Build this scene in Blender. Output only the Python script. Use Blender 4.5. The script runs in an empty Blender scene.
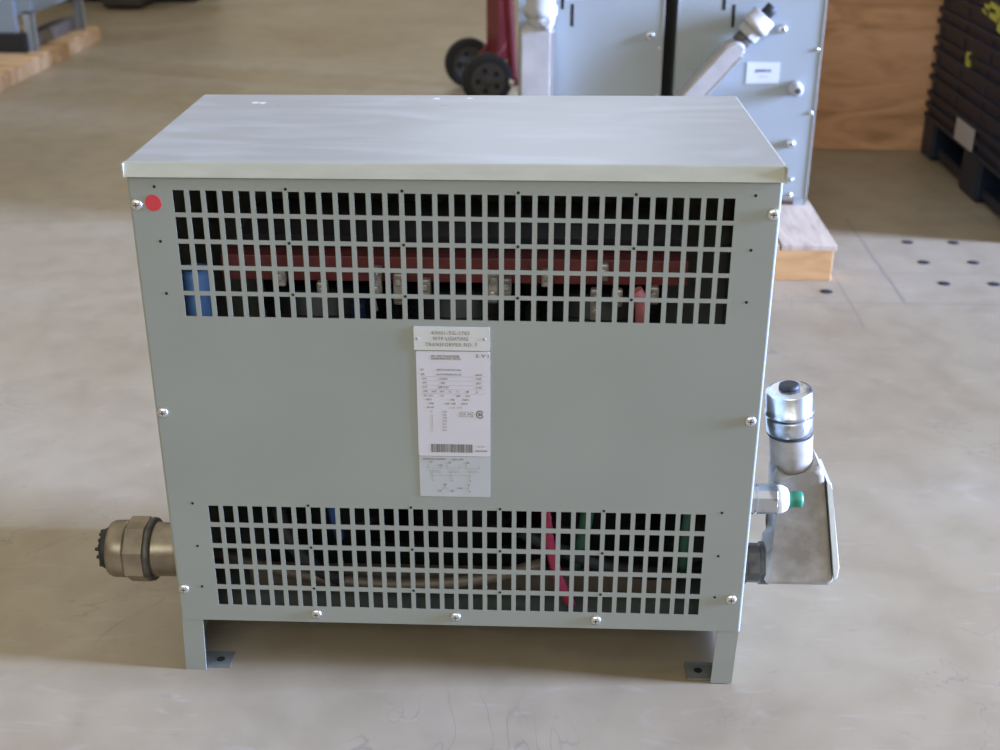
import bpy, bmesh, math, random
from mathutils import Vector, Matrix
random.seed(7)
PI = math.pi
scene = bpy.context.scene
C = scene.collection

# ------------------------------------------------------------------ camera
cam_d = bpy.data.cameras.new('camera'); cam = bpy.data.objects.new('camera', cam_d); C.objects.link(cam)
fw = Vector((-0.04395075, 0.90712211, -0.41856636)); R = Vector((0.99888031, 0.04724267, -0.0025006)); U = Vector((-0.01750584, 0.4182076, 0.90817277))
cam.matrix_world = Matrix(((R.x, U.x, -fw.x, 0.13538), (R.y, U.y, -fw.y, -1.71168), (R.z, U.z, -fw.z, 1.32097), (0, 0, 0, 1)))
cam_d.sensor_width = 36; cam_d.sensor_fit = 'HORIZONTAL'; cam_d.lens = 1265.35 * 36 / 1000
cam_d.shift_x = 0.01063; cam_d.shift_y = 0.01369; cam_d.clip_start = 0.05
cam_d.dof.use_dof = True; cam_d.dof.focus_distance = 1.95; cam_d.dof.aperture_fstop = 4.5
scene.camera = cam

# ------------------------------------------------------------------ light
w = bpy.data.worlds.new('hall_light'); scene.world = w; w.use_nodes = True
nt = w.node_tree; nt.nodes.clear()
out = nt.nodes.new('ShaderNodeOutputWorld'); bg = nt.nodes.new('ShaderNodeBackground')
tc = nt.nodes.new('ShaderNodeTexCoord'); sp = nt.nodes.new('ShaderNodeSeparateXYZ'); cr = nt.nodes.new('ShaderNodeValToRGB')
mp = nt.nodes.new('ShaderNodeMapRange'); mp.inputs[1].default_value = -1; mp.inputs[2].default_value = 1
nt.links.new(tc.outputs['Generated'], sp.inputs[0]); nt.links.new(sp.outputs[2], mp.inputs[0]); nt.links.new(mp.outputs[0], cr.inputs[0])
nt.links.new(cr.outputs[0], bg.inputs[0]); nt.links.new(bg.outputs[0], out.inputs[0])
e = cr.color_ramp.elements
e[0].position = 0.47; e[0].color = (0.17, 0.135, 0.085, 1); e[1].position = 1.0; e[1].color = (0.86, 0.85, 0.80, 1)
m_ = e.new(0.68); m_.color = (0.61, 0.54, 0.40, 1)
bg.inputs[1].default_value = 0.90

def area(name, loc, target, sx, sy, power, col):
    d = bpy.data.lights.new(name, 'AREA'); d.shape = 'RECTANGLE'; d.size = sx; d.size_y = sy; d.energy = power; d.color = col
    o = bpy.data.objects.new(name, d); C.objects.link(o); o.location = loc
    o.rotation_euler = (Vector(target) - Vector(loc)).to_track_quat('-Z', 'Y').to_euler(); return o
# open overhead door on the right of the hall, and high windows on its far side
area('open_door_daylight', (19.0, -0.35, 3.9), (0, -0.1, 0.4), 3.4, 7.6, 25500, (0.54, 0.74, 1.36))
area('high_window_daylight', (0.1, 14.0, 7.6), (0.1, 0, 0.8), 3.4, 4.4, 140, (0.80, 0.88, 1.04))
area('front_fill_light', (-1.0, -7.5, 5.0), (0, 1, 0.4), 8.0, 2.6, 280, (0.93, 0.99, 1.0))  # unseen fill added behind the camera to brighten the front panel
scene.view_settings.view_transform = 'Standard'; scene.view_settings.look = 'None'
scene.view_settings.exposure = 0.0; scene.view_settings.gamma = 1.0; scene.view_settings.use_curve_mapping = False

# ------------------------------------------------------------------ materials
def mat(name, col, rough=0.5, metal=0.0, noise=0.0, scale=20, col2=None, bump=0.0, stretch=(1, 1, 1), rvar=0.0, spec=0.5, lo=0.35, hi=0.65):
    m = bpy.data.materials.new(name); m.use_nodes = True; n = m.node_tree; b = n.nodes['Principled BSDF']
    b.inputs['Base Color'].default_value = (*col, 1); b.inputs['Roughness'].default_value = rough; b.inputs['Metallic'].default_value = metal
    b.inputs['Specular IOR Level'].default_value = spec
    if noise or col2 or bump or rvar:
        t = n.nodes.new('ShaderNodeTexCoord'); mpg = n.nodes.new('ShaderNodeMapping'); mpg.inputs['Scale'].default_value = stretch
        nz = n.nodes.new('ShaderNodeTexNoise'); nz.inputs['Scale'].default_value = scale; nz.inputs['Detail'].default_value = 6
        n.links.new(t.outputs['Object'], mpg.inputs[0]); n.links.new(mpg.outputs[0], nz.inputs['Vector'])
        if noise or col2:
            r = n.nodes.new('ShaderNodeValToRGB'); n.links.new(nz.outputs[0], r.inputs[0])
            c2 = col2 or tuple(c * (1 - noise) for c in col)
            r.color_ramp.elements[0].position = lo; r.color_ramp.elements[1].position = hi
            r.color_ramp.elements[0].color = (*c2, 1); r.color_ramp.elements[1].color = (*col, 1)
            n.links.new(r.outputs[0], b.inputs['Base Color'])
        if rvar:
            q = n.nodes.new('ShaderNodeMapRange'); q.inputs[3].default_value = max(0.02, rough - rvar); q.inputs[4].default_value = rough + rvar
            q.inputs[1].default_value = 0.3; q.inputs[2].default_value = 0.7
            n.links.new(nz.outputs[0], q.inputs[0]); n.links.new(q.outputs[0], b.inputs['Roughness'])
        if bump:
            bp = n.nodes.new('ShaderNodeBump'); bp.inputs['Strength'].default_value = bump; bp.inputs['Distance'].default_value = 0.002
            n.links.new(nz.outputs[0], bp.inputs['Height']); n.links.new(bp.outputs[0], b.inputs['Normal'])
    return m
PAINT = mat('grey_enamel', (0.268, 0.279, 0.237), 0.42, noise=0.05, scale=5, rvar=0.05)
PAINT_BACK = mat('pale_grey_enamel', (0.30, 0.325, 0.32), 0.62, noise=0.06, scale=4)
DARKPAINT = mat('shade_grey_enamel', (0.10, 0.11, 0.10), 0.6)
STEEL = mat('zinc_steel', (0.60, 0.62, 0.64), 0.28, 0.95, noise=0.5, scale=34, lo=0.38, hi=0.5)
SCREW = mat('screw_zinc', (0.75, 0.73, 0.68), 0.3, 1.0)
ALU = mat('cast_aluminium', (0.34, 0.305, 0.255), 0.55, 0.1, col2=(0.215, 0.18, 0.135), scale=16, bump=0.15, lo=0.4, hi=0.6)
ALU_PALE = mat('pale_cast_aluminium', (0.50, 0.47, 0.44), 0.42, 0.25, noise=0.2, scale=14)
BRONZE = mat('dull_nickel', (0.34, 0.28, 0.20), 0.36, 0.75, noise=0.45, scale=18)
THREAD = mat('galvanised_thread', (0.13, 0.12, 0.105), 0.55, 0.5, noise=0.4, scale=60)
BLACK = mat('black_insulation', (0.012, 0.012, 0.013), 0.6)
RUBBER = mat('black_rubber', (0.016, 0.015, 0.015), 0.8, noise=0.3, scale=12)
HUB = mat('dark_grey_hub', (0.050, 0.046, 0.042), 0.55)
HOLE = mat('black_void', (0.006, 0.006, 0.006), 0.9)
REDBEAM = mat('red_oxide_paint', (0.17, 0.028, 0.025), 0.55, noise=0.4, scale=25)
REDPAINT = mat('dark_red_paint', (0.19, 0.016, 0.022), 0.5, noise=0.25, scale=10)
BLUE = mat('blue_cable', (0.10, 0.22, 0.48), 0.4)
BLUE_DK = mat('dark_blue_cable', (0.02, 0.06, 0.20), 0.5)
RED_CABLE = mat('red_cable', (0.36, 0.03, 0.07), 0.4)
GREEN_CABLE = mat('green_cable', (0.03, 0.10, 0.06), 0.5)
COIL = mat('varnished_coil', (0.014, 0.014, 0.017), 0.4, noise=0.4, scale=12)
COPPER = mat('tinned_lug', (0.48, 0.44, 0.38), 0.4, 0.4, noise=0.6, scale=40)
TAN_PIPE = mat('brown_conduit', (0.16, 0.13, 0.10), 0.5, 0.4)
GREEN = mat('green_wire_insulation', (0.015, 0.16, 0.08), 0.45)
WHITEP = mat('white_plastic', (0.74, 0.74, 0.72), 0.4)
WHITE_CAST_LIT_EDGE = mat('bright_cast_and_lit_edge', (0.40, 0.39, 0.37), 0.8, 0.0, noise=0.12, scale=20)
STICKER = mat('red_sticker', (0.52, 0.035, 0.045), 0.6)
PLATE = mat('ivory_plate', (0.55, 0.54, 0.49), 0.45, noise=0.06, scale=30)
LABEL = mat('pink_white_label', (0.56, 0.525, 0.525), 0.4, noise=0.04, scale=12)
FILM = mat('grey_film_label', (0.43, 0.435, 0.42), 0.35, noise=0.08, scale=14)
INK = mat('faded_ink', (0.10, 0.10, 0.10), 0.7)
INK_SOFT = mat('soft_ink', (0.17, 0.165, 0.155), 0.7)
INK_PALE = mat('pale_ink', (0.30, 0.30, 0.29), 0.7)
PAPER = mat('white_paper', (0.55, 0.56, 0.58), 0.5)
PAPER_DUSTY = mat('dusty_paper', (0.42, 0.37, 0.32), 0.7)
YELLOW = mat('yellow_paint', (0.45, 0.40, 0.05), 0.6)
PLASTIC = mat('black_plastic', (0.015, 0.021, 0.036), 0.45, noise=0.4, scale=9, spec=0.3)
BLUEGREY = mat('blue_grey_enamel', (0.23, 0.28, 0.31), 0.45)
CARDINK = mat('label_ink', (0.10, 0.12, 0.2), 0.6)

def wood(name, c1, c2, c3, scale=3.0, stretch=(1, 1, 9), rough=0.6, big=0.9):
    m = bpy.data.materials.new(name); m.use_nodes = True; n = m.node_tree; b = n.nodes['Principled BSDF']; b.inputs['Roughness'].default_value = rough
    t = n.nodes.new('ShaderNodeTexCoord'); g = n.nodes.new('ShaderNodeMapping'); g.inputs['Scale'].default_value = stretch
    nz = n.nodes.new('ShaderNodeTexNoise'); nz.inputs['Scale'].default_value = scale; nz.inputs['Detail'].default_value = 5; nz.inputs['Distortion'].default_value = big
    r = n.nodes.new('ShaderNodeValToRGB'); n.links.new(t.outputs['Object'], g.inputs[0]); n.links.new(g.outputs[0], nz.inputs['Vector']); n.links.new(nz.outputs[0], r.inputs[0])
    r.color_ramp.elements[0].position = 0.3; r.color_ramp.elements[0].color = (*c1, 1); r.color_ramp.elements[1].position = 0.72; r.color_ramp.elements[1].color = (*c3, 1)
    q = r.color_ramp.elements.new(0.5); q.color = (*c2, 1)
    n.links.new(r.outputs[0], b.inputs['Base Color']); return m
PLY = wood('plywood', (0.40, 0.20, 0.085), (0.62, 0.325, 0.155), (0.73, 0.41, 0.22), 2.2, (1, 1, 4), big=1.6)
PINE = wood('orange_pine', (0.42, 0.22, 0.08), (0.56, 0.31, 0.12), (0.62, 0.36, 0.15), 5, (1, 1, 5))
PINE_TOP = wood('pale_weathered_pine', (0.34, 0.25, 0.18), (0.50, 0.39, 0.29), (0.58, 0.46, 0.35), 5, (6, 1, 1))
PINE_OLD = wood('dull_pine', (0.42, 0.25, 0.12), (0.62, 0.40, 0.21), (0.68, 0.47, 0.28), 5, (1, 5, 1))
GREYWOOD = wood('grey_wood', (0.12, 0.11, 0.10), (0.17, 0.155, 0.14), (0.21, 0.19, 0.17), 6, (1, 5, 1))

def floor_material():
    m = bpy.data.materials.new('sealed_concrete'); m.use_nodes = True; n = m.node_tree; L = n.links; b = n.nodes['Principled BSDF']
    t = n.nodes.new('ShaderNodeTexCoord')
    def noise(s, det=5, dist=0.0, stretch=None):
        z = n.nodes.new('ShaderNodeTexNoise'); z.inputs['Scale'].default_value = s; z.inputs['Detail'].default_value = det; z.inputs['Distortion'].default_value = dist
        if stretch:
            g = n.nodes.new('ShaderNodeMapping'); g.inputs['Scale'].default_value = stretch; L.new(t.outputs['Object'], g.inputs[0]); L.new(g.outputs[0], z.inputs['Vector'])
        else: L.new(t.outputs['Object'], z.inputs['Vector'])
        return z.outputs[0]
    def ramp(src, stops):
        r = n.nodes.new('ShaderNodeValToRGB'); L.new(src, r.inputs[0]); el = r.color_ramp.elements
        el[0].position, el[0].color = stops[0][0], (*stops[0][1], 1); el[1].position, el[1].color = stops[-1][0], (*stops[-1][1], 1)
        for p, c in stops[1:-1]: k = el.new(p); k.color = (*c, 1)
        return r.outputs[0]
    def mix(a, bcol, fac, mode='MIX'):
        x = n.nodes.new('ShaderNodeMix'); x.data_type = 'RGBA'; x.blend_type = mode
        for s, v in ((0, fac), (6, a), (7, bcol)):
            if hasattr(v, 'node'): L.new(v, x.inputs[s])
            else: x.inputs[s].default_value = v if not isinstance(v, tuple) else (*v, 1)
        return x.outputs[2]
    def math_(op, a, b_=None, c_=None):
        x = n.nodes.new('ShaderNodeMath'); x.operation = op
        for i, v in enumerate((a, b_, c_)):
            if v is None: continue
            if hasattr(v, 'node'): L.new(v, x.inputs[i])
            else: x.inputs[i].default_value = v
        return x.outputs[0]
    base = ramp(noise(1.1, 7, 0.6), [(0.3, (0.262, 0.204, 0.128)), (0.5, (0.302, 0.243, 0.162)), (0.7, (0.338, 0.282, 0.204))])
    fine = ramp(noise(9, 8, 0.4), [(0.3, (0.88, 0.87, 0.86)), (0.55, (1, 1, 1)), (0.75, (1.05, 1.05, 1.05))])
    col = mix(base, fine, 1.0, 'MULTIPLY')
    sc = ramp(noise(5, 4, 2.5, (1, 3.2, 1)), [(0.60, (0, 0, 0)), (0.72, (1, 1, 1))])      # pale scuffs
    col = mix(col, (0.47, 0.45, 0.43), math_('MULTIPLY', sc, 0.14))
    wv = ramp(noise(2.6, 3, 3.0), [(0.492, (0, 0, 0)), (0.5, (1, 1, 1)), (0.508, (0, 0, 0))])  # hairline marks
    wm = ramp(noise(1.7, 2), [(0.52, (0, 0, 0)), (0.62, (1, 1, 1))])
    col = mix(col, (0.17, 0.145, 0.12), math_('MULTIPLY', math_('MULTIPLY', wv, wm), 0.6))
    gr = ramp(noise(24, 3, 0.2, (1, 1.6, 1)), [(0.68, (0, 0, 0)), (0.76, (1, 1, 1))])
    col = mix(col, (0.19, 0.165, 0.14), math_('MULTIPLY', gr, 0.45))
    xyz = n.nodes.new('ShaderNodeSeparateXYZ'); L.new(t.outputs['Object'], xyz.inputs[0])
    jit = math_('MULTIPLY', math_('SUBTRACT', noise(14, 2), 0.5), 0.012)
    def line(axis, at, width, lo, hi, other):
        d = math_('ABSOLUTE', math_('ADD', math_('SUBTRACT', xyz.outputs[axis], at), jit))
        a = math_('LESS_THAN', d, width); b2 = math_('GREATER_THAN', xyz.outputs[other], lo); c2 = math_('LESS_THAN', xyz.outputs[other], hi)
        return math_('MULTIPLY', math_('MULTIPLY', a, b2), c2)
    for a in (line(0, 1.18, 0.0055, 1.80, 2.62, 1), line(1, 1.795, 0.0035, 0.4, 2.6, 0), line(0, 1.02, 0.003, 1.6, 2.25, 1), line(1, 2.06, 0.0025, 1.2, 1.9, 0)):
        col = mix(col, (0.17, 0.15, 0.13), math_('MULTIPLY', a, 0.6))
    L.new(col, b.inputs['Base Color'])
    rr = n.nodes.new('ShaderNodeMapRange'); rr.inputs[3].default_value = 0.30; rr.inputs[4].default_value = 0.52; L.new(noise(2.2, 5, 1), rr.inputs[0]); L.new(rr.outputs[0], b.inputs['Roughness'])
    bp = n.nodes.new('ShaderNodeBump'); bp.inputs['Strength'].default_value = 0.12; bp.inputs['Distance'].default_value = 0.003; L.new(noise(18, 6), bp.inputs['Height']); L.new(bp.outputs[0], b.inputs['Normal'])
    return m

W2 = 0.4575; D = 0.451; ZB = 0.1045; ZT = 0.852; H = 0.8715
LID_FLAKES = [(-0.358, 0.392, 0.008), (-0.345, 0.389, 0.006), (-0.433, 0.285, 0.004), (-0.055, 0.430, 0.007), (0.0, 0.432, 0.005)]
def lid_material():
    m = bpy.data.materials.new('dusty_grey_enamel'); m.use_nodes = True; n = m.node_tree; L = n.links; b = n.nodes['Principled BSDF']
    t = n.nodes.new('ShaderNodeTexCoord'); g = n.nodes.new('ShaderNodeMapping'); g.inputs['Scale'].default_value = (1, 4, 1); L.new(t.outputs['Object'], g.inputs[0])
    z = n.nodes.new('ShaderNodeTexNoise'); z.inputs['Scale'].default_value = 4; z.inputs['Detail'].default_value = 8; z.inputs['Distortion'].default_value = 1.2; L.new(g.outputs[0], z.inputs['Vector'])
    r = n.nodes.new('ShaderNodeValToRGB'); L.new(z.outputs[0], r.inputs[0])
    r.color_ramp.elements[0].position = 0.45; r.color_ramp.elements[0].color = (0.29, 0.29, 0.262, 1); r.color_ramp.elements[1].position = 0.75; r.color_ramp.elements[1].color = (0.35, 0.35, 0.325, 1)
    v = n.nodes.new('ShaderNodeTexNoise'); v.inputs['Scale'].default_value = 60; v.inputs['Detail'].default_value = 3; L.new(t.outputs['Object'], v.inputs['Vector'])
    col = r.outputs[0]
    for cx, cy, rad in LID_FLAKES:                      # chipped paint flakes
        vm = n.nodes.new('ShaderNodeVectorMath'); vm.operation = 'DISTANCE'; L.new(t.outputs['Object'], vm.inputs[0]); vm.inputs[1].default_value = (cx, cy - D / 2, H)
        k = n.nodes.new('ShaderNodeMath'); k.operation = 'MULTIPLY_ADD'; L.new(v.outputs[0], k.inputs[0]); k.inputs[1].default_value = 0.03; L.new(vm.outputs['Value'], k.inputs[2])
        q2 = n.nodes.new('ShaderNodeMath'); q2.operation = 'LESS_THAN'; L.new(k.outputs[0], q2.inputs[0]); q2.inputs[1].default_value = rad + 0.015
        mx = n.nodes.new('ShaderNodeMix'); mx.data_type = 'RGBA'; L.new(q2.outputs[0], mx.inputs[0]); L.new(col, mx.inputs[6]); mx.inputs[7].default_value = (0.6, 0.6, 0.58, 1); col = mx.outputs[2]
    L.new(col, b.inputs['Base Color'])
    q = n.nodes.new('ShaderNodeMapRange'); q.inputs[3].default_value = 0.22; q.inputs[4].default_value = 0.40; L.new(z.outputs[0], q.inputs[0]); L.new(q.outputs[0], b.inputs['Roughness'])
    return m
LID = lid_material()
LIP = mat('lid_edge_enamel', (0.345, 0.33, 0.245), 0.40, noise=0.10, scale=16, stretch=(1, 1, 3))

# ------------------------------------------------------------------ mesh helpers
def basis(d):
    d = Vector(d).normalized(); a = Vector((0, 0, 1)) if abs(d.z) < 0.9 else Vector((1, 0, 0))
    u = d.cross(a).normalized(); return u, d.cross(u).normalized()
class MB:
    def __init__(s): s.bm = bmesh.new()
    def box(s, x0, x1, y0, y1, z0, z1, mi=0, bev=0.0, seg=2):
        vs = [s.bm.verts.new((x, y, z)) for x in (x0, x1) for y in (y0, y1) for z in (z0, z1)]
        fs = [s.bm.faces.new([vs[i] for i in f]) for f in ((0, 1, 3, 2), (4, 6, 7, 5), (0, 4, 5, 1), (2, 3, 7, 6), (0, 2, 6, 4), (1, 5, 7, 3))]
        for f in fs: f.material_index = mi
        if bev:
            r = bmesh.ops.bevel(s.bm, geom=list({e for f in fs for e in f.edges}), offset=bev, segments=seg, affect='EDGES', profile=0.5)
            for f in r['faces']: f.material_index = mi
        return s
    def rings(s, rs, mi=0, cap=True, smooth=True):
        prev = None; loops = []
        for pts in rs:
            loops.append([s.bm.verts.new(p) for p in pts])
        for a, b in zip(loops, loops[1:]):
            k = len(a)
            for i in range(k):
                f = s.bm.faces.new((a[i], a[(i + 1) % k], b[(i + 1) % k], b[i])); f.material_index = mi; f.smooth = smooth
        if cap:
            for l, rev in ((loops[0], True), (loops[-1], False)):
                f = s.bm.faces.new(list(reversed(l)) if rev else l); f.material_index = mi
        return s
    def lathe(s, p0, d, prof, seg=24, mi=0, rot=0.0, smooth=True):
        p0 = Vector(p0); d = Vector(d).normalized(); u, v = basis(d)
        s.rings([[p0 + d * t + (u * math.cos(2 * PI * i / seg + rot) + v * math.sin(2 * PI * i / seg + rot)) * r for i in range(seg)] for t, r in prof], mi, True, smooth); return s
    def cyl(s, p0, p1, r, r1=None, seg=20, mi=0, smooth=True, rot=0.0):
        p0 = Vector(p0); p1 = Vector(p1); return s.lathe(p0, p1 - p0, [(0, r), ((p1 - p0).length, r if r1 is None else r1)], seg, mi, rot, smooth)
    def tube(s, path, r, seg=10, mi=0):
        P = [Vector(p) for p in path]; rs = []
        for i, p in enumerate(P):
            d = (P[min(i + 1, len(P) - 1)] - P[max(i - 1, 0)]).normalized(); u, v = basis(d)
            if i and u.dot(pu) < 0: u, v = -u, -v
            pu = u; rs.append([p + (u * math.cos(2 * PI * k / seg) + v * math.sin(2 * PI * k / seg)) * r for k in range(seg)])
        return s.rings(rs, mi)
    def prism(s, prof, axis, a0, a1, mi=0, bev=0.0):
        def P(q, a): return {'x': (a, q[0], q[1]), 'y': (q[0], a, q[1]), 'z': (q[0], q[1], a)}[axis]
        A = [s.bm.verts.new(P(q, a0)) for q in prof]; B = [s.bm.verts.new(P(q, a1)) for q in prof]; k = len(prof)
        fs = [s.bm.faces.new(A), s.bm.faces.new(list(reversed(B)))] + [s.bm.faces.new((A[i], B[i], B[(i + 1) % k], A[(i + 1) % k])) for i in range(k)]
        for f in fs: f.material_index = mi
        if bev:
            es = {e for f in fs[:2] for e in f.edges}
            r = bmesh.ops.bevel(s.bm, geom=list(es), offset=bev, segments=3, affect='EDGES', profile=0.5)
            for f in r['faces']: f.material_index = mi; f.smooth = True
        return s
    def build(s, name, mats, parent=None, shift=None):
        bmesh.ops.recalc_face_normals(s.bm, faces=s.bm.faces[:])
        me = bpy.data.meshes.new(name); s.bm.to_mesh(me); s.bm.free()
        for m in (mats if isinstance(mats, (list, tuple)) else [mats]): me.materials.append(m)
        o = bpy.data.objects.new(name, me); C.objects.link(o)
        if parent is not None:
            o.parent = parent; base = world_loc(parent)
            o.location = (0, 0, 0)
            for v in me.vertices: v.co -= base
        return o
def world_loc(o):
    v = Vector((0, 0, 0))
    while o is not None: v += o.location; o = o.parent
    return v
def thing(name, label, cat, loc, group=None):
    o = bpy.data.objects.new(name, None); C.objects.link(o); o.location = loc; o.empty_display_size = 0.1
    o['label'] = label; o['category'] = cat
    if group: o['group'] = group
    return o
def text(name, s, x, z, h, m, parent, y, align='CENTER', depth=0.00015, spacing=1.0, width=None, rx=PI / 2, rz=0, font_off=0.0):
    cu = bpy.data.curves.new(name, 'FONT'); cu.body = s; cu.size = h * 1.38; cu.align_x = align; cu.align_y = 'CENTER'; cu.extrude = depth; cu.space_character = spacing; cu.offset = font_off; cu.resolution_u = 2
    t = bpy.data.objects.new(name, cu); C.objects.link(t); bpy.context.view_layer.update()
    me = bpy.data.meshes.new_from_object(t.evaluated_get(bpy.context.evaluated_depsgraph_get())); bpy.data.objects.remove(t)
    xs = [v.co.x for v in me.vertices]; k = (width / (max(xs) - min(xs))) if width else 1.0
    M = Matrix.Translation(Vector((x, y, z)) - world_loc(parent)) @ Matrix.Rotation(rz, 4, 'Z') @ Matrix.Rotation(rx, 4, 'X') @ Matrix.Scale(k, 4, (1, 0, 0))
    me.transform(M); me.materials.clear(); me.materials.append(m)
    o = bpy.data.objects.new(name, me); C.objects.link(o); o.parent = parent; return o

# ------------------------------------------------------------------ floor
fl = MB().box(-14, 14, -8, 20, -0.2, 0).build('floor', floor_material()); fl['kind'] = 'structure'
for (x, y) in ((0.97, 1.885), (1.33, 2.37), (1.48, 2.37), (1.33, 2.165), (1.487, 2.17), (1.34, 1.97), (1.49, 1.97)):
    MB().lathe((x, y, 0.0004), (0, 0, 1), [(0, 0.019), (0.001, 0.018), (0.0016, 0.011)], 20).build('bolt_hole_disc', HOLE, fl)  # flat black discs standing for the dark inside bolt holes

WALL = mat('painted_wall', (0.42, 0.38, 0.31), 0.8, noise=0.08, scale=3)
w_ = MB().box(8.0, 8.25, 2.15, 14.0, 0.0, 9.0).build('added_shade_wall', WALL); w_['kind'] = 'structure'  # unseen wall sections added beside the doorway to shade the far floor
w_ = MB().box(8.0, 8.25, -8.0, -3.6, 0.0, 9.0).build('added_shade_wall', WALL); w_['kind'] = 'structure'

# ------------------------------------------------------------------ main transformer
T = thing('dry_type_transformer', 'large grey vented transformer cabinet on the foreground floor with a red sticker', 'transformer', (0, D / 2, 0))
def vent_panel():
    s = MB(); bm = s.bm
    def cols(px, w, c0): return [-W2 + 0.004] + [c0 + (i - 16.5) * px + q * w / 2 for i in range(34) for q in (-1, 1)] + [W2 - 0.004]
    xa = cols(0.02338, 0.0163, 0.0); xb = cols(0.02315, 0.0160, -0.002); xs = xa
    zs = [ZB]
    for base, pz, h in ((0.1350, 0.0389, 0.0308), (0.6405, 0.0392, 0.0327)):
        for j in range(5): zs += [base + j * pz, base + j * pz + h]
    zs.append(ZT + 0.006)
    V = {}
    def v(i, j):
        if (i, j) not in V: V[i, j] = bm.verts.new(((xb if zs[j] < 0.45 else xa)[i], 0.0, zs[j]))
        return V[i, j]
    for i in range(len(xs) - 1):
        for j in range(len(zs) - 1):
            if i % 2 == 1 and j % 2 == 1: continue
            bm.faces.new((v(i, j), v(i + 1, j), v(i + 1, j + 1), v(i, j + 1)))
    r = bmesh.ops.extrude_face_region(bm, geom=bm.faces[:])
    for q in r['geom']:
        if isinstance(q, bmesh.types.BMVert): q.co.y += 0.0014
    # rounded return bends on both vertical edges
    for sx in (-1, 1):
        pr = [(sx * (W2 - 0.004), 0.0)] + [(sx * (W2 - 0.004 + 0.004 * math.sin(a)), 0.004 - 0.004 * math.cos(a)) for a in (PI / 8, PI / 4, 3 * PI / 8, PI / 2)] + [(sx * W2, 0.02), (sx * (W2 - 0.002), 0.02), (sx * (W2 - 0.002), 0.004), (sx * (W2 - 0.004), 0.0022)]
        s.prism(pr, 'z', ZB, ZT)
    # bottom return flange
    s.box(-W2 + 0.004, W2 - 0.004, 0.0022, 0.018, ZB, ZB + 0.002)
    # small rivet holes drilled between the vent slots
    pins = [(x, z) for z in (0.8335, 0.7545, 0.6765) for x in (-0.233, -0.069, 0.0935, 0.257)] + [(x, z) for z in (0.8345, 0.7545, 0.6755) for x in (-0.419, 0.421)]
    pins += [(x, z) for z in (0.3245, 0.2475, 0.170) for x in (-0.233, -0.071, 0.0685, 0.230)] + [(x, z) for z in (0.325, 0.2465, 0.1695) for x in (-0.4165, 0.412)]
    for x, z in pins: s.cyl((x, -0.0004, z), (x, 0.001, z), 0.0023, seg=8, mi=1)
    return s.build('front_panel', [PAINT, HOLE], T)
vent_panel()
for sx in (-1, 1):
    a, b = sorted((sx * (W2 - 0.003), sx * (W2 - 0.0005)))
    MB().box(a, b, 0.022, D - 0.002, ZB, ZT).build('side_panel', PAINT, T)
MB().box(-W2 + 0.003, W2 - 0.003, D - 0.0025, D, ZB, ZT).build('back_panel', PAINT, T)
for sx in (-1, 1):
    a, b = sorted((sx * (W2 - 0.003), sx * (W2 - 0.0005))); MB().box(a, b, 0.047, D - 0.004, 0.004, ZB).build('shade_skirt_side', PAINT, T)  # added side skirts, unseen, keep door light off the floor below
MB().box(-W2 + 0.004, W2 - 0.004, D - 0.012, D - 0.0095, 0.004, ZB).build('shade_skirt_rear', PAINT, T)  # added rear skirt, unseen, blocks light coming in from behind
fr = MB()
for y0, y1 in ((0.024, 0.07), (D - 0.05, D - 0.004)): fr.box(-W2 + 0.004, W2 - 0.004, y0, y1, ZB + 0.004, ZB + 0.0075)
fr.box(-W2 + 0.004, W2 - 0.004, 0.07, D - 0.05, ZB + 0.002, ZB + 0.004)
fr.build('shade_base_pan', DARKPAINT, T)  # unseen closed bottom, added to keep the cabinet interior dark
# lid: folded sheet with a rounded lip
s = MB(); prf = [(-0.0035, ZT + 0.0004), (-0.0045, ZT + 0.0195), (-0.0035, ZT + 0.0215), (-0.001, H)]
X = 0.4605
s.box(-X, X, 0.004, D + 0.0085, ZT + 0.010, H, 0, 0.003, 2)
for f in s.bm.faces: f.smooth = False
LO = s.build('lid', LID, T)
MB().prism([(-0.006, ZT), (0.0015, H - 0.0015), (0.003, H - 0.0002), (0.007, H - 0.0002), (0.007, ZT + 0.002), (-0.004, ZT)], 'x', -X, X).build('lid_lip', LIP, LO)
for sx in (-1, 1):
    a, b = sorted((sx * (X + 0.0005), sx * (X - 0.002)))
    MB().box(a, b, -0.006, D + 0.004, ZT - 0.001, H - 0.001).build('lid_flange', LIP, LO)
# legs
for sx in (-1, 1):
    for back in (0, 1):
        yf = 0.0012 if not back else D - 0.0012
        dy = 1 if not back else -1
        l = MB(); x0 = sx * (W2 - 0.0015); x1 = sx * (W2 - 0.036); xa, xb = sorted((x0, x1))
        ya, yb = sorted((yf, yf + dy * 0.003)); l.box(xa, xb, ya, yb, 0, ZB + 0.02)
        ya, yb = sorted((yf + dy * 0.003, yf + dy * 0.045)); xa, xb = sorted((x0, x0 - sx * 0.003)); (l.box(xa, xb, ya, yb, 0, ZB + 0.02))
        lo = l.build('leg', PAINT, T)
        t = MB(); xa, xb = sorted((sx * (W2 - 0.036), sx * (W2 - 0.074))); ya, yb = sorted((yf + dy * 0.006, yf + dy * 0.05)); t.box(xa, xb, ya, yb, 0, 0.0035)
        xa2, xb2 = sorted((sx * (W2 - 0.004), sx * (W2 - 0.036))); t.box(xa2, xb2, ya, yb, 0, 0.0035)
        t.cyl((sx * (W2 - 0.054), yf + dy * 0.028, 0.0030), (sx * (W2 - 0.054), yf + dy * 0.028, 0.0040), 0.007, seg=14, mi=1)
        t.build('foot_tab', [mat('mottled_grey_enamel', (0.17, 0.175, 0.155), 0.6, noise=0.3, scale=30) if sx < 0 and not back else bpy.data.materials['mottled_grey_enamel'], HOLE], lo)  # darker mottled enamel on the foot tabs
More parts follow.
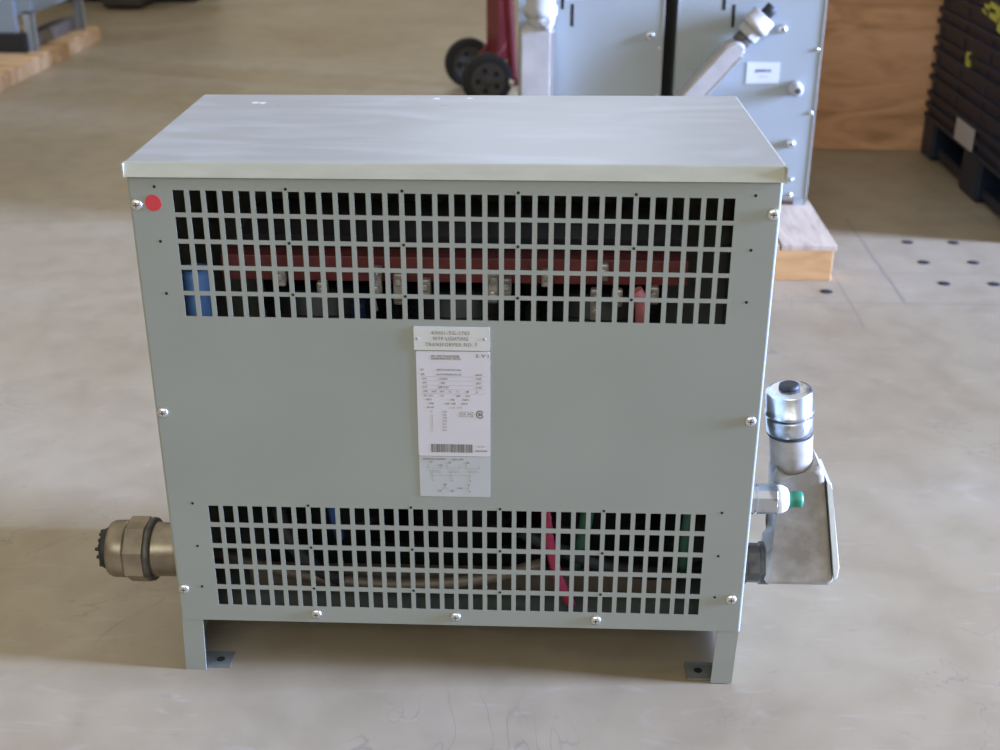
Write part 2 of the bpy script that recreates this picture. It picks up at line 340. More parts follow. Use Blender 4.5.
# screws
def screw(x, z, yy=0.0, parent=T, r=0.0088):
    k = MB(); k.lathe((x, yy, z), (0, -1, 0), [(0, r), (0.001, r), (0.003, r * 0.85), (0.0042, r * 0.45)], 16)
    k.box(x - r * 0.5, x + r * 0.5, yy - 0.0048, yy - 0.0040, z - r * 0.1, z + r * 0.1, 1); k.box(x - r * 0.1, x + r * 0.1, yy - 0.0048, yy - 0.0040, z - r * 0.5, z + r * 0.5, 1)
    return k.build('screw', [SCREW, INK], parent)
for x, z in ((-0.447, 0.808), (-0.446, 0.483), (-0.4470, 0.164), (0.448, 0.808), (0.4425, 0.484), (0.438, 0.166), (-0.232, 0.1205), (-0.004, 0.121), (0.224, 0.1205)): screw(max(-0.4475, min(0.4475, x)), z)
MB().cyl((-0.4230, -0.0008, 0.811), (-0.4230, 0.0005, 0.811), 0.0118, seg=28).build('round_sticker', STICKER, T)

# nameplates
def rplate(x0, x1, z0, z1, y0, y1, r, m, name):
    pts = []
    for cx, cz, a0 in ((x1 - r, z1 - r, 0), (x0 + r, z1 - r, PI / 2), (x0 + r, z0 + r, PI), (x1 - r, z0 + r, 3 * PI / 2)):
        for k in range(5): a = a0 + k * PI / 8; pts.append((cx + r * math.cos(a), cz + r * math.sin(a)))
    return MB().prism(pts, 'y', y0, y1).build(name, m, T)
P1 = rplate(-0.0585, 0.0530, 0.5905, 0.6275, -0.0018, 0.0004, 0.0012, PLATE, 'engraved_plate'); P1['label'] = 'ivory engraved plate naming the lighting transformer'
yy = -0.0019
text('engraving', '43001-TG-1703', -0.004, 0.6180, 0.0058, INK_SOFT, P1, yy, spacing=1.15, width=0.056)
text('engraving', 'WTP LIGHTING', -0.004, 0.6090, 0.0058, INK_SOFT, P1, yy, spacing=1.15, width=0.052)
text('engraving', 'TRANSFORMER NO. 7', -0.003, 0.5995, 0.0058, INK_SOFT, P1, yy, spacing=1.15, width=0.076)
for x in (-0.0530, 0.0455): MB().lathe((x, -0.0017, 0.6088), (0, -1, 0), [(0, 0.0024), (0.0012, 0.0018)], 10).build('rivet', INK_PALE, P1)
P2 = rplate(-0.0560, 0.0535, 0.4140, 0.5885, -0.0009, 0.0004, 0.003, LABEL, 'rating_label'); P2['label'] = 'white rating label with bar code'
def bars(parent, lst, m, name, y=-0.0011):
    b = MB()
    for x0, x1, z0, z1 in lst: b.box(x0, x1, y, y + 0.0003, z0, z1)
    return b.build(name, m, parent)
# (px in label zoom -> metres): x = -0.0560 + (u-60)*s
text('heading', 'DRY TYPE TRANSFORMER', -0.0125, 0.5805, 0.0034, INK, P2, -0.001, width=0.042)
text('heading', 'TRANSFORMATEUR TYPE SEC', -0.0115, 0.5765, 0.0034, INK, P2, -0.001, width=0.045)
text('heading', 'E V I', 0.0425, 0.5815, 0.0054, INK, P2, -0.001, width=0.018)
def row(z, items, m=INK_SOFT, h=0.0030):
    for s_, xc, wd in items: text('print', s_, xc, z, h, m, P2, -0.001, width=wd)
row(0.5585, [('CAT.', -0.0470, 0.005), ('N0756382901246', -0.0075, 0.036)])
row(0.5510, [('SER.', -0.0460, 0.006), ('D1T3Y4P500KVA112S', -0.0075, 0.036), ('60 HZ', 0.0375, 0.010)])
row(0.5440, [('KVA', -0.0440, 0.006), ('112.500', -0.0165, 0.013), ('TYPE', 0.0370, 0.008)])
row(0.5370, [('HV', -0.0435, 0.006), ('600', -0.0165, 0.006), ('150 C', 0.0370, 0.008)])
row(0.5300, [('LV', -0.0430, 0.006), ('208Y/120', -0.0160, 0.015), ('3 PH', 0.0370, 0.008)])
row(0.5230, [('IMP.', -0.0425, 0.007), ('4.2%', -0.0300, 0.007), ('AT', -0.0175, 0.007), ('75', -0.0060, 0.004), ('K', 0.0060, 0.001), ('1', 0.0200, 0.003), ('A', 0.0345, 0.003)])
row(0.5160, [('X1 X2', -0.0385, 0.014), ('H', -0.0180, 0.003), ('208', 0.0060, 0.006), ('312', 0.0205, 0.006)])
row(0.5095, [('VOLTS', -0.0385, 0.008), ('108', -0.0030, 0.006), ('TAP 5', 0.0175, 0.010)])
row(0.5030, [('FCBN', -0.0345, 0.007), ('630  600', -0.0060, 0.016), ('570 V', 0.0155, 0.010)])
row(0.4965, [('H1 H2', -0.0360, 0.010), ('1 - 2', -0.0030, 0.006), ('3 - 4', 0.0075, 0.006)])
for i in range(7): text('print', ['1-A', '2-A', '3-B', '4-B', '5-C', '6-C', '7-C'][i], -0.0148, 0.4895 - i * 0.0052, 0.0028, INK_SOFT, P2, -0.001, width=0.0055)
text('print', 'V', -0.0345, 0.4895, 0.0028, INK_SOFT, P2, -0.001)
b_ = [(-0.0338, -0.0333, 0.4560, 0.4850)]
b_ += [(-0.048, 0.046, z - 0.0001, z + 0.0001) for z in (0.5475, 0.5405, 0.5335, 0.5265, 0.5195)]
bars(P2, b_, INK_PALE, 'ruled_line')
bc = []; x = -0.0365
while x < 0.0265:
    wd = random.choice((0.0005, 0.0005, 0.0009, 0.0013)); bc.append((x, x + wd, 0.4205, 0.4345)); x += wd + random.choice((0.0004, 0.0005, 0.0008))
bars(P2, bc, INK, 'bar_code')
text('print', 'No. 7741', 0.0400, 0.4310, 0.0026, INK_PALE, P2, -0.001, width=0.012); text('print', 'MADE IN CANADA', 0.0400, 0.4235, 0.0028, INK, P2, -0.001, width=0.018)
# certification mark: letters within a ring
q = MB()
for k in range(22):
    if k in (0, 1, 20, 21): continue
    a0, a1 = 2 * PI * k / 22, 2 * PI * (k + 1) / 22; cx, cz = 0.0385, 0.4855
    q.prism([(cx + 0.0062 * math.cos(a0), cz + 0.0068 * math.sin(a0)), (cx + 0.0062 * math.cos(a1), cz + 0.0068 * math.sin(a1)), (cx + 0.0046 * math.cos(a1), cz + 0.0052 * math.sin(a1)), (cx + 0.0046 * math.cos(a0), cz + 0.0052 * math.sin(a0))], 'y', -0.0011, -0.0008)
q.build('certification_mark', INK, P2)
text('certification_mark', 'SA', 0.0392, 0.4855, 0.0052, INK, P2, -0.0011, width=0.0070, font_off=0.0003)
bx_ = [(0.0080, 0.0275, 0.4892, 0.4897), (0.0080, 0.0275, 0.4813, 0.4818), (0.0080, 0.0085, 0.4813, 0.4897), (0.0270, 0.0275, 0.4813, 0.4897)]
bars(P2, bx_, INK_SOFT, 'boxed_mark'); text('boxed_mark', 'LR 34', 0.0177, 0.4855, 0.0036, INK_SOFT, P2, -0.001, width=0.015)
P3 = rplate(-0.0555, 0.0535, 0.3430, 0.4130, -0.0006, 0.0004, 0.002, FILM, 'wiring_label'); P3['label'] = 'translucent grey wiring diagram label'
text('print', 'SCHEMATIC DIAGRAM', -0.0320, 0.4085, 0.0028, INK_SOFT, P3, -0.0008, width=0.035); text('print', 'DELTA - WYE', 0.0040, 0.4083, 0.0028, INK_SOFT, P3, -0.0008, width=0.017)
dg = []
for cx in (-0.031, -0.002, 0.027):
    dg += [(cx - 0.010, cx + 0.010, 0.3925, 0.3929), (cx - 0.010, cx - 0.0096, 0.3929, 0.400), (cx + 0.0096, cx + 0.010, 0.3929, 0.398)]
    dg += [(cx - 0.009, cx + 0.009, 0.3855, 0.3860), (cx - 0.0045, cx - 0.0040, 0.3745, 0.3855)]
    for k in range(6): dg.append((cx - 0.008 + k * 0.0028, cx - 0.0068 + k * 0.0028, 0.3875, 0.3890))
dg += [(-0.035, 0.022, 0.3800, 0.3803)]
bars(P3, dg, INK_PALE, 'diagram_line', -0.0008)
for s_, x, z in (('H1', -0.037, 0.4035), ('H2', -0.009, 0.4025), ('H3', 0.019, 0.4025), ('7 6', -0.022, 0.398), ('X0', -0.016, 0.3640), ('X1', -0.0235, 0.3530), ('X2', -0.005, 0.3530), ('1', -0.0340, 0.3715), ('2', -0.0050, 0.3715), ('3', 0.0230, 0.3715), ('A-B', 0.0070, 0.3580), ('B', 0.0205, 0.3635), ('C', 0.0190, 0.3580), ('D', 0.0215, 0.3525)):
    text('print', s_, x, z, 0.0030, INK_SOFT, P3, -0.0008)
v_ = MB(); v_.prism([(-0.0160, 0.3615), (-0.0156, 0.3615), (-0.0206, 0.3545), (-0.0210, 0.3545)], 'y', -0.0008, -0.0005); v_.prism([(-0.0160, 0.3615), (-0.0156, 0.3615), (-0.0106, 0.3545), (-0.0110, 0.3545)], 'y', -0.0008, -0.0005); v_.build('diagram_line', INK_PALE, P3)

# inside the cabinet: core, coils, cables
cr_ = MB(); cr_.box(-0.355, 0.345, 0.075, 0.115, 0.671, 0.711, 0, 0.002); cr_.box(-0.355, 0.345, 0.33, 0.37, 0.671, 0.711, 0, 0.002); cr_.build('core_clamp', REDBEAM, T)
MB().box(-0.36, 0.42, 0.06, 0.075, 0.826, 0.84).build('lit_interior_bar', PAINT, T)  # added grey bar stands for the lit interior behind the top vents
MB().box(-0.34, 0.34, 0.13, 0.32, 0.66, 0.725).build('core_yoke', COIL, T)
for cx in (-0.225, 0.0, 0.225):
    c = MB()
    c.lathe((cx, 0.225, 0.16), (0, 0, 1), [(0, 0.09), (0.01, 0.1), (0.47, 0.1), (0.48, 0.09)], 28)
    for z in (0.2, 0.3, 0.58): c.lathe((cx, 0.225, z), (0, 0, 1), [(0, 0.1), (0.002, 0.103), (0.012, 0.103), (0.014, 0.1)], 28)
    c.build('coil', COIL, T)
MB().box(-0.35, 0.35, 0.16, 0.29, 0.112, 0.16).build('core_yoke', COIL, T)
MB().box(-0.36, 0.36, 0.085, 0.11, 0.118, 0.150, 0, 0.002).build('core_clamp', TAN_PIPE, T)
for x, z, n_ in ((-0.262, 0.685, 1), (-0.20, 0.665, 1), (-0.118, 0.69, 2), (-0.085, 0.68, 2), (-0.045, 0.672, 1), (0.055, 0.685, 2), (0.075, 0.675, 1), (0.135, 0.69, 1), (0.208, 0.66, 2), (0.218, 0.70, 1), (0.24, 0.66, 1), (0.293, 0.665, 1)):
    for k in range(n_):
        zz = z - 0.022 * k; lg = MB()
        lg.box(x - 0.008, x + 0.008, 0.052, 0.066, zz - 0.016, zz + 0.012, 0, 0.003); lg.lathe((x, 0.0525, zz), (0, -1, 0), [(0, 0.006), (0.006, 0.006), (0.007, 0.004)], 6, smooth=False)
        lg.build('terminal_lug', COPPER, T)
MB().tube([(-0.115 + 0.003 * math.sin(k * 2.1), 0.010 - 0.002 * k * 0.4, 0.715 - k * 0.016) for k in range(5)], 0.0022, 6).build('tie_wire', INK_SOFT, T)
def arc(p0, p1, p2, n_=12):
    p0, p1, p2 = map(Vector, (p0, p1, p2)); return [(1 - t) ** 2 * p0 + 2 * t * (1 - t) * p1 + t * t * p2 for t in [k / n_ for k in range(n_ + 1)]]
MB().tube(arc((-0.385, 0.045, 0.700), (-0.386, 0.04, 0.60), (-0.385, 0.07, 0.35)), 0.022, 14).build('cable', BLUE, T)
MB().tube(arc((-0.15, 0.07, 0.64), (-0.145, 0.07, 0.6), (-0.15, 0.12, 0.5)), 0.012).build('cable', mat('navy_cable', (0.01, 0.02, 0.07), 0.6), T)
MB().tube(arc((-0.207, 0.035, 0.45), (-0.205, 0.03, 0.3), (-0.20, 0.08, 0.22)), 0.0085).build('cable', BLUE_DK, T)
MB().tube(arc((0.135, 0.035, 0.42), (0.135, 0.02, 0.22), (0.185, 0.035, 0.125), 16), 0.0085).build('cable', RED_CABLE, T)
MB().tube(arc((0.205, 0.045, 0.42), (0.215, 0.03, 0.3), (0.19, 0.08, 0.17)), 0.011).build('cable', GREEN_CABLE, T)
MB().tube(arc((0.385, 0.045, 0.42), (0.36, 0.03, 0.3), (0.37, 0.08, 0.17)), 0.010).build('cable', GREEN_CABLE, T)
MB().tube(arc((0.265, 0.03, 0.68), (0.28, 0.03, 0.66), (0.275, 0.05, 0.60)), 0.010).build('cable', mat('pink_cable', (0.5, 0.16, 0.16), 0.5), T)
MB().tube(arc((-0.44, 0.13, 0.155), (-0.1, 0.02, 0.115), (0.14, 0.05, 0.195), 18), 0.011).build('cable', TAN_PIPE, T)
MB().tube(arc((-0.30, 0.08, 0.28), (-0.28, 0.03, 0.2), (-0.2, 0.06, 0.15), 12), 0.012).build('cable', BLACK, T)
MB().tube(arc((0.43, 0.12, 0.16), (0.3, 0.03, 0.15), (0.1, 0.06, 0.25), 12), 0.012).build('cable', BLACK, T)

# cable gland on the left side
g = MB()
GY, GZ = 0.12, 0.1635
g.lathe((-0.457, GY, GZ), (-1, 0, 0), [(0, 0.050), (0.010, 0.050), (0.013, 0.047), (0.034, 0.0462), (0.055, 0.0462), (0.066, 0.047), (0.070, 0.048)], 32)
G = g.build('cable_gland', BRONZE, T)
MB().lathe((-0.525, GY, GZ), (-1, 0, 0), [(0, 0.046), (0.001, 0.0535), (0.007, 0.0550), (0.010, 0.0545)], 32).build('lock_ring', THREAD, G)
MB().lathe((-0.5345, GY, GZ), (-1, 0, 0), [(0, 0.053), (0.003, 0.0565), (0.034, 0.0565), (0.038, 0.052)], 8, smooth=False, rot=PI / 8).build('hex_nut', BRONZE, G)
MB().lathe((-0.572, GY, GZ), (-1, 0, 0), [(0, 0.0485), (0.003, 0.0495), (0.024, 0.0490), (0.031, 0.046), (0.033, 0.036)], 32).build('gland_cap', BRONZE, G)
MB().lathe((-0.602, GY, GZ), (-1, 0, 0), [(0, 0.036), (0.011, 0.0355), (0.015, 0.033)], 28).build('rubber_bush', BLACK, G)
cb = MB()
for k in range(26):
    a = 2 * PI * k / 26 * 1.0; rr = 0.029 if k % 2 else 0.021
    y, z = GY + rr * math.cos(a), GZ + rr * math.sin(a); cb.cyl((-0.616, y, z), (-0.6195 - 0.002 * (k % 3), y, z), 0.0042, 0.003, seg=7)
cb.build('cut_strand', BLACK, G)['kind'] = 'stuff'

# conduit elbow on the right side
E = MB()
E.lathe((0.457, 0.12, 0.160), (1, 0, 0), [(0, 0.031), (0.008, 0.036), (0.020, 0.036), (0.021, 0.033), (0.040, 0.033), (0.042, 0.036), (0.058, 0.036)], 12, smooth=False)
EL = E.build('conduit_nipple', THREAD, T); EL['label'] = 'dark threaded nipple carrying the conduit elbow'
B = MB()
# body profile seen from the front, depth 0.074
prof = [(0.512, 0.196), (0.508, 0.130), (0.514, 0.121), (0.618, 0.121), (0.626, 0.130), (0.592, 0.340), (0.585, 0.358), (0.574, 0.362), (0.565, 0.352), (0.545, 0.322), (0.522, 0.352), (0.506, 0.350), (0.512, 0.322), (0.532, 0.205)]
# the notch shows where the round hub merges into the flat body
core_pts = [(0.506, 0.200), (0.504, 0.148), (0.510, 0.140), (0.611, 0.140), (0.618, 0.148), (0.582, 0.352), (0.574, 0.363), (0.564, 0.358), (0.536, 0.338), (0.508, 0.356), (0.505, 0.330), (0.522, 0.215)]
B.prism(core_pts, 'y', 0.080, 0.158, 0, 0.010)
B.lathe((0.5385, 0.12, 0.315), (-0.09, 0, 1), [(0, 0.030), (0.04, 0.0335), (0.090, 0.0345)], 28)
BODY = B.build('conduit_body', ALU, T); BODY['label'] = 'beige cast elbow body with bright cover edge'
CV = MB(); d = Vector((0.592 - 0.626, 0, 0.34 - 0.13)).normalized()
pp = [(0.6180, 0.152), (0.6225, 0.160), (0.6235, 0.180), (0.5965, 0.325), (0.5925, 0.338), (0.5870, 0.338)]
CV.prism(pp, 'y', 0.078, 0.160, 0, 0.0012); CV.build('cover_plate', mat('pale_cover', (0.78, 0.82, 0.78), 0.3, 0.4), BODY)  # cover coloured brighter than the elbow body
ax = Vector((-0.10, 0, 1)).normalized(); o0 = Vector((0.5275, 0.12, 0.4060))
MB().lathe(o0, ax, [(0, 0.035), (0.002, 0.036), (0.004, 0.035)], 28).build('rubber_ring', BLACK, BODY)
MB().lathe(o0 + ax * 0.004, ax, [(0, 0.035), (0.002, 0.0365), (0.026, 0.037), (0.028, 0.035)], 28).build('coupling', STEEL, BODY)
MB().lathe(o0 + ax * 0.030, ax, [(0, 0.033), (0.004, 0.0345), (0.006, 0.0385), (0.010, 0.0390), (0.012, 0.0365), (0.044, 0.0365), (0.047, 0.0345), (0.049, 0.0280)], 32).build('coupling_nut', STEEL, BODY)
MB().lathe(o0 + ax * 0.077, ax, [(0, 0.017), (0.008, 0.016), (0.010, 0.012)], 16).build('cable_end', BLACK, BODY)
dirt = MB()
# small connector with green ground wire
K = MB(); ky, kz = 0.05, 0.323
K.lathe((0.4565, ky, kz), (1, 0, 0), [(0, 0.0245), (0.010, 0.0250), (0.0105, 0.0215), (0.015, 0.0215), (0.0155, 0.0240), (0.045, 0.0240), (0.047, 0.022)], 12, smooth=False)
KO = K.build('ground_connector', STEEL, T)
MB().lathe((0.5035, ky, kz), (1, 0, 0), [(0, 0.0220), (0.003, 0.0230), (0.009, 0.0220), (0.016, 0.0180), (0.018, 0.0140)], 24).build('connector_cap', WHITEP, KO)
MB().lathe((0.518, ky, kz), (1, 0, 0), [(0, 0.0130), (0.022, 0.0128), (0.026, 0.0112)], 20).build('green_wire', GREEN, KO)

# ------------------------------------------------------------------ background cabinets standing side-on on a pallet
PZ = 0.113
def pallet(name_loc, x0, x1, y0, y1, top, label, m_top, m_block, along='x', beams=3, bw=0.09, n_=9, group=None):
    P = thing('wooden_pallet', label, 'pallet', ((x0 + x1) / 2, (y0 + y1) / 2, 0), group)
    th = 0.018
    if along == 'x':      # deck boards run in x, stringers in y
        wv = (y1 - y0) / n_
        for k in range(n_): MB().box(x0, x1, y0 + k * wv + 0.022, y0 + (k + 1) * wv - 0.022, top - th, top, 0, 0.002).build('deck_board', m_top, P)
        for k in range(beams):
            c = x0 + bw / 2 + k * (x1 - x0 - bw) / (beams - 1); MB().box(c - bw / 2, c + bw / 2, y0 + 0.003, y1 - 0.003, 0, top - th, 0, 0.002).build('stringer', m_block, P)
    else:                 # deck boards run in y, stringers in x
        wv = (x1 - x0) / n_
        for k in range(n_): MB().box(x0 + k * wv + 0.004, x0 + (k + 1) * wv - 0.004, y0, y1, top - th, top, 0, 0.002).build('deck_board', m_top, P)
        for k in range(beams):
            c = y0 + bw / 2 + k * (y1 - y0 - bw) / (beams - 1); MB().box(x0 + 0.012, x1 - 0.012, c - bw / 2, c + bw / 2, 0, top - th, 0, 0.002).build('stringer', m_block, P)
    return P
pallet(None, -0.20, 1.012, 1.98, 3.24, PZ, 'pale pine pallet with an orange end block beneath the two grey cabinets', PINE_TOP, PINE, along='y', beams=3, n_=7)

def back_cabinet(x0, label, vent_x, extra):
    x1 = x0 + 0.455; y0 = 2.40; y1 = 3.20; zb = PZ + 0.10; zt = PZ + 0.845
    A = thing('electrical_cabinet', label, 'transformer', ((x0 + x1) / 2, (y0 + y1) / 2, PZ), 'grey cabinets on the pallet behind')
    MB().box(x0 + 0.003, x1 - 0.003, y0 + 0.003, y1, zb, zt).build('body', PAINT_BACK, A)
    p = MB(); p.box(x0, x1, y0, y0 + 0.0025, zb - 0.075, zt, 0)
    for dx, z0, z1 in ((vent_x, 0.687, 0.756), (vent_x - 0.031, 0.739, 0.808), (vent_x - 0.031, 0.83, 0.9), (vent_x, 0.78, 0.85)): p.box(dx - 0.005, dx + 0.005, y0 - 0.0006, y0 + 0.001, z0, z1, 1)
    p.build('side_panel', [PAINT_BACK, HOLE], A)
    for sx in (x0 - 0.001, x1 - 0.0015):
        MB().box(sx, sx + 0.0035, y0 - 0.0025, y0 + 0.02, zb - 0.075, zt, 0, 0.0008).build('panel_edge', WHITE_CAST_LIT_EDGE if sx > x0 else PAINT_BACK, A)  # right edge paler than the left, its lit rim put into the colour
    MB().box(x0 - 0.006, x1 + 0.006, y0 - 0.008, y1 + 0.006, zt, zt + 0.024, 0, 0.003).build('lid', LIP, A)
    for xa in (x0 + 0.001, x1 - 0.039):
        for ya in (y0 + 0.004, y1 - 0.042):
            MB().box(xa, xa + 0.038, ya, ya + 0.003, PZ, zb + 0.03).box(xa if xa < x0 + 0.1 else xa + 0.035, (xa if xa < x0 + 0.1 else xa + 0.035) + 0.003, ya, ya + 0.038, PZ, zb + 0.03).build('leg', PAINT_BACK, A)
    return A
def plug(A, x, z, r, ln, m1=WHITE_CAST_LIT_EDGE, m2=HUB):
    o = MB().lathe((x, 2.4015, z), (0, -1, 0), [(0, r), (ln * 0.45, r), (ln * 0.5, r * 0.8), (ln * 0.9, r * 0.8), (ln, r * 0.55)], 14).build('conduit_plug', m1, A)
    MB().lathe((x, 2.4015 - ln, z), (0, -1, 0), [(0, r * 0.42), (0.004, r * 0.36)], 10).build('plug_centre', m2, o)
AL = back_cabinet(0.032, 'pale grey cabinet behind the lid with an upright conduit elbow, left of the dark gap', 0.200, None)
AR = back_cabinet(0.531, 'pale grey background cabinet with a slanting conduit elbow and a white paper label', 0.703, None)
plug(AL, 0.447, 0.661, 0.014, 0.018, SCREW, INK)
plug(AR, 0.915, 0.500, 0.023, 0.055); plug(AR, 0.858, 0.683, 0.014, 0.02, SCREW, INK); plug(AR, 0.918, 0.321, 0.014, 0.02, SCREW, INK)
for x, z in ((0.974, 0.62), (0.974, 0.42), (0.933, 0.201), (0.933, 0.150)): screw(x, z, 2.3995, AR, 0.006)
for x, z in ((0.478, 0.62), (0.478, 0.47)): screw(x, z, 2.3995, AL, 0.006)
MB().lathe((0.588, 2.4005, 0.578), (0, -1, 0), [(0, 0.026), (0.0015, 0.026), (0.0018, 0.022), (0.0008, 0.021)], 24).build('knockout_disc', PAINT_BACK, AR)
PL = MB().box(0.758, 0.862, 2.3985, 2.4005, 0.513, 0.580).build('paper_label', PAPER, AR); PL['label'] = 'white paper label with one printed line'
text('print', 'J00073-D', 0.811, 0.553, 0.009, CARDINK, PL, 2.3982, width=0.052, font_off=0.0006); text('print', 'ITEM 04', 0.811, 0.535, 0.004, INK_PALE, PL, 2.3982, width=0.026)

def long_body(A, base, axis, length, halfw, nose=True):
    base = Vector(base); a = Vector(axis).normalized(); side = Vector((a.z, 0, -a.x))
    def P(t, s_, y): v = base + a * t + side * s_; return (v.x, y, v.z)
    m = MB(); L_ = length
    out2 = [(0, -halfw), (L_ - 0.035, -halfw), (L_ - 0.008, -halfw * 0.55), (L_, -halfw * 0.1), (L_, halfw * 0.55), (L_ - 0.02, halfw), (0, halfw), (-0.015, halfw * 0.5), (-0.015, -halfw * 0.5)]
    A_ = [m.bm.verts.new(P(t, s_, base.y)) for t, s_ in out2]; B_ = [m.bm.verts.new(P(t, s_, 2.392)) for t, s_ in out2]; k = len(out2)
    fs = [m.bm.faces.new(A_), m.bm.faces.new(B_[::-1])] + [m.bm.faces.new((A_[i], B_[i], B_[(i + 1) % k], A_[(i + 1) % k])) for i in range(k)]
    bmesh.ops.bevel(m.bm, geom=list(fs[0].edges), offset=0.007, segments=3, affect='EDGES')
    o = m.build('conduit_body', ALU_PALE, A)
    c = MB(); r = [(0.0, halfw), (L_ - 0.03, halfw), (L_ - 0.03, halfw + 0.006), (0.0, halfw + 0.006)]
    a_ = [c.bm.verts.new(P(t, s_, base.y + 0.004)) for t, s_ in r]; b_2 = [c.bm.verts.new(P(t, s_, 2.388)) for t, s_ in r]
    c.bm.faces.new(a_); c.bm.faces.new(b_2[::-1])
    for i in range(4): c.bm.faces.new((a_[i], b_2[i], b_2[(i + 1) % 4], a_[(i + 1) % 4]))
    c.build('cover_plate', WHITE_CAST_LIT_EDGE, o)
    return o, a, side
# slanting elbow on the right cabinet
ob, a, sd = long_body(AR, (0.557, 2.315, 0.455), (0.125, 0, 0.146), 0.260, 0.030)
yc = 2.352; p = Vector((0.557, yc, 0.455)) + a * 0.252
MB().lathe(p, a, [(0, 0.028), (0.035, 0.028)], 20).build('conduit_nipple', THREAD, ob)
MB().lathe(p + a * 0.030, a, [(0, 0.030), (0.002, 0.037), (0.028, 0.037), (0.030, 0.030)], 8, smooth=False).build('lock_nut', WHITE_CAST_LIT_EDGE, ob)
MB().lathe(p + a * 0.060, a, [(0, 0.034), (0.002, 0.044), (0.020, 0.046), (0.022, 0.042), (0.048, 0.042), (0.052, 0.034)], 24).build('coupling_nut', ALU_PALE, ob)
MB().lathe(p + a * 0.110, a, [(0, 0.020), (0.035, 0.020), (0.037, 0.016)], 16).build('cable_end', BLACK, ob)
# upright elbow on the left cabinet
ob, a, sd = long_body(AL, (0.089, 2.315, 0.34), (0.0, 0, 1), 0.372, 0.050)
p = Vector((0.089, 2.352, 0.700))
MB().lathe((0.101, 2.340, 0.682), (0, 0, 1), [(0, 0.010), (0.006, 0.026), (0.020, 0.040), (0.040, 0.046), (0.046, 0.044), (0.047, 0.051), (0.075, 0.052), (0.077, 0.046), (0.110, 0.046)], 24).build('hub_coupling', WHITE_CAST_LIT_EDGE, ob)
MB().lathe((0.118, 2.318, 0.712), (0, -1, 0.25), [(0, 0.026), (0.012, 0.024), (0.022, 0.014)], 16).build('set_screw_boss', WHITE_CAST_LIT_EDGE, ob)

# ------------------------------------------------------------------ hand truck
HT = thing('hand_truck', 'dark red hand truck with two black wheels behind the grey cabinets', 'hand truck', (-0.18, 4.72, 0))
def wheel(c, ax):
    c = Vector(c); ax = Vector(ax).normalized(); hw = 0.028
    t = MB().lathe(c - ax * hw, ax, [(0, 0.086), (0.002, 0.108), (0.010, 0.121), (0.020, 0.125), (0.036, 0.125), (0.046, 0.121), (0.054, 0.108), (0.056, 0.086)], 36)
    w_ = t.build('wheel', RUBBER, HT)
    h = MB().lathe(c - ax * (hw + 0.001), ax, [(0, 0.082), (0.004, 0.087), (0.054, 0.087), (0.058, 0.082)], 28); 
    h.lathe(c - ax * (hw + 0.012), ax, [(0, 0.014), (0.003, 0.020), (0.062, 0.020), (0.064, 0.014)], 16)
    u, v = basis(ax)
    for k in range(5):
        a_ = 2 * PI * k / 5 + 0.6; q_ = c + (u * math.cos(a_) + v * math.sin(a_)) * 0.050
        h.lathe(q_ - ax * (hw + 0.003), ax, [(0, 0.013), (0.004, 0.014), (0.060, 0.014)], 12, mi=1)
    h.build('hub', [HUB, HOLE], w_)
axd = Vector((-0.115, 0.44, 0)).normalized()
w1 = Vector((-0.168, 4.42, 0.125)); w2 = w1 + axd * 0.46
wheel(w1, axd); wheel(w2, axd)
MB().cyl(w1 - axd * 0.03, w2 + axd * 0.03, 0.009, seg=12).build('axle', STEEL, HT)
perp = Vector((axd.y, -axd.x, 0))
lean = Vector((-0.01, 0, 1))
for t_ in (0.10, 0.36):
    b0 = w1 + axd * t_ + perp * 0.150 + Vector((0, 0, -0.05)); f = MB()
    f.tube([b0 + perp * 0.02, b0 + Vector((0, 0, 0.05)), b0 + lean * 0.4 - perp * 0.02, b0 + lean * 1.05 - perp * 0.05], 0.024, 12)
    f.build('frame_rail', REDPAINT, HT)
    MB().tube([w1 + axd * t_, w1 + axd * t_ + perp * 0.055 + Vector((0, 0, 0.07)), b0 + lean * 0.25], 0.012, 8).build('axle_bracket', REDPAINT, HT)
pc = w1 + axd * 0.23 + perp * 0.10
q = MB()
for z0, z1 in ((0.10, 0.16), (0.34, 0.38), (0.62, 0.66), (0.90, 0.94)):
    a0 = w1 + axd * 0.10 + perp * 0.085; a1 = w1 + axd * 0.36 + perp * 0.11
    q.tube([Vector((a0.x, a0.y, (z0 + z1) / 2)), Vector((a1.x, a1.y, (z0 + z1) / 2))], 0.012, 8)
q.build('cross_bar', REDPAINT, HT)
pl_ = MB(); a0 = w1 + axd * 0.09 + perp * 0.075; a1 = w1 + axd * 0.37 + perp * 0.075
c4 = [a0, a1, a1 + perp * 0.05, a0 + perp * 0.05]
pl_.rings([[Vector((v.x, v.y, z)) for v in c4] for z in (0.20, 0.98)], smooth=False).build('back_plate', REDPAINT, HT)
tp = MB(); a0 = w1 + axd * 0.04 + perp * 0.10; a1 = w1 + axd * 0.42 + perp * 0.10
tp.rings([[Vector((v.x, v.y, z)) for v in (a0, a1, a1 + perp * 0.17, a0 + perp * 0.17)] for z in (0.004, 0.012)], smooth=False).build('toe_plate', STEEL, HT)

MB().lathe((-0.045, 4.30, 0.133), (0, -1, 0), [(0, 0.013), (0.004, 0.014), (0.008, 0.013), (0.009, 0.007)], 16).cyl((-0.045, 4.30, 0.133), (-0.075, 4.46, 0.133), 0.006).build('axle_pin', SCREW, HT)

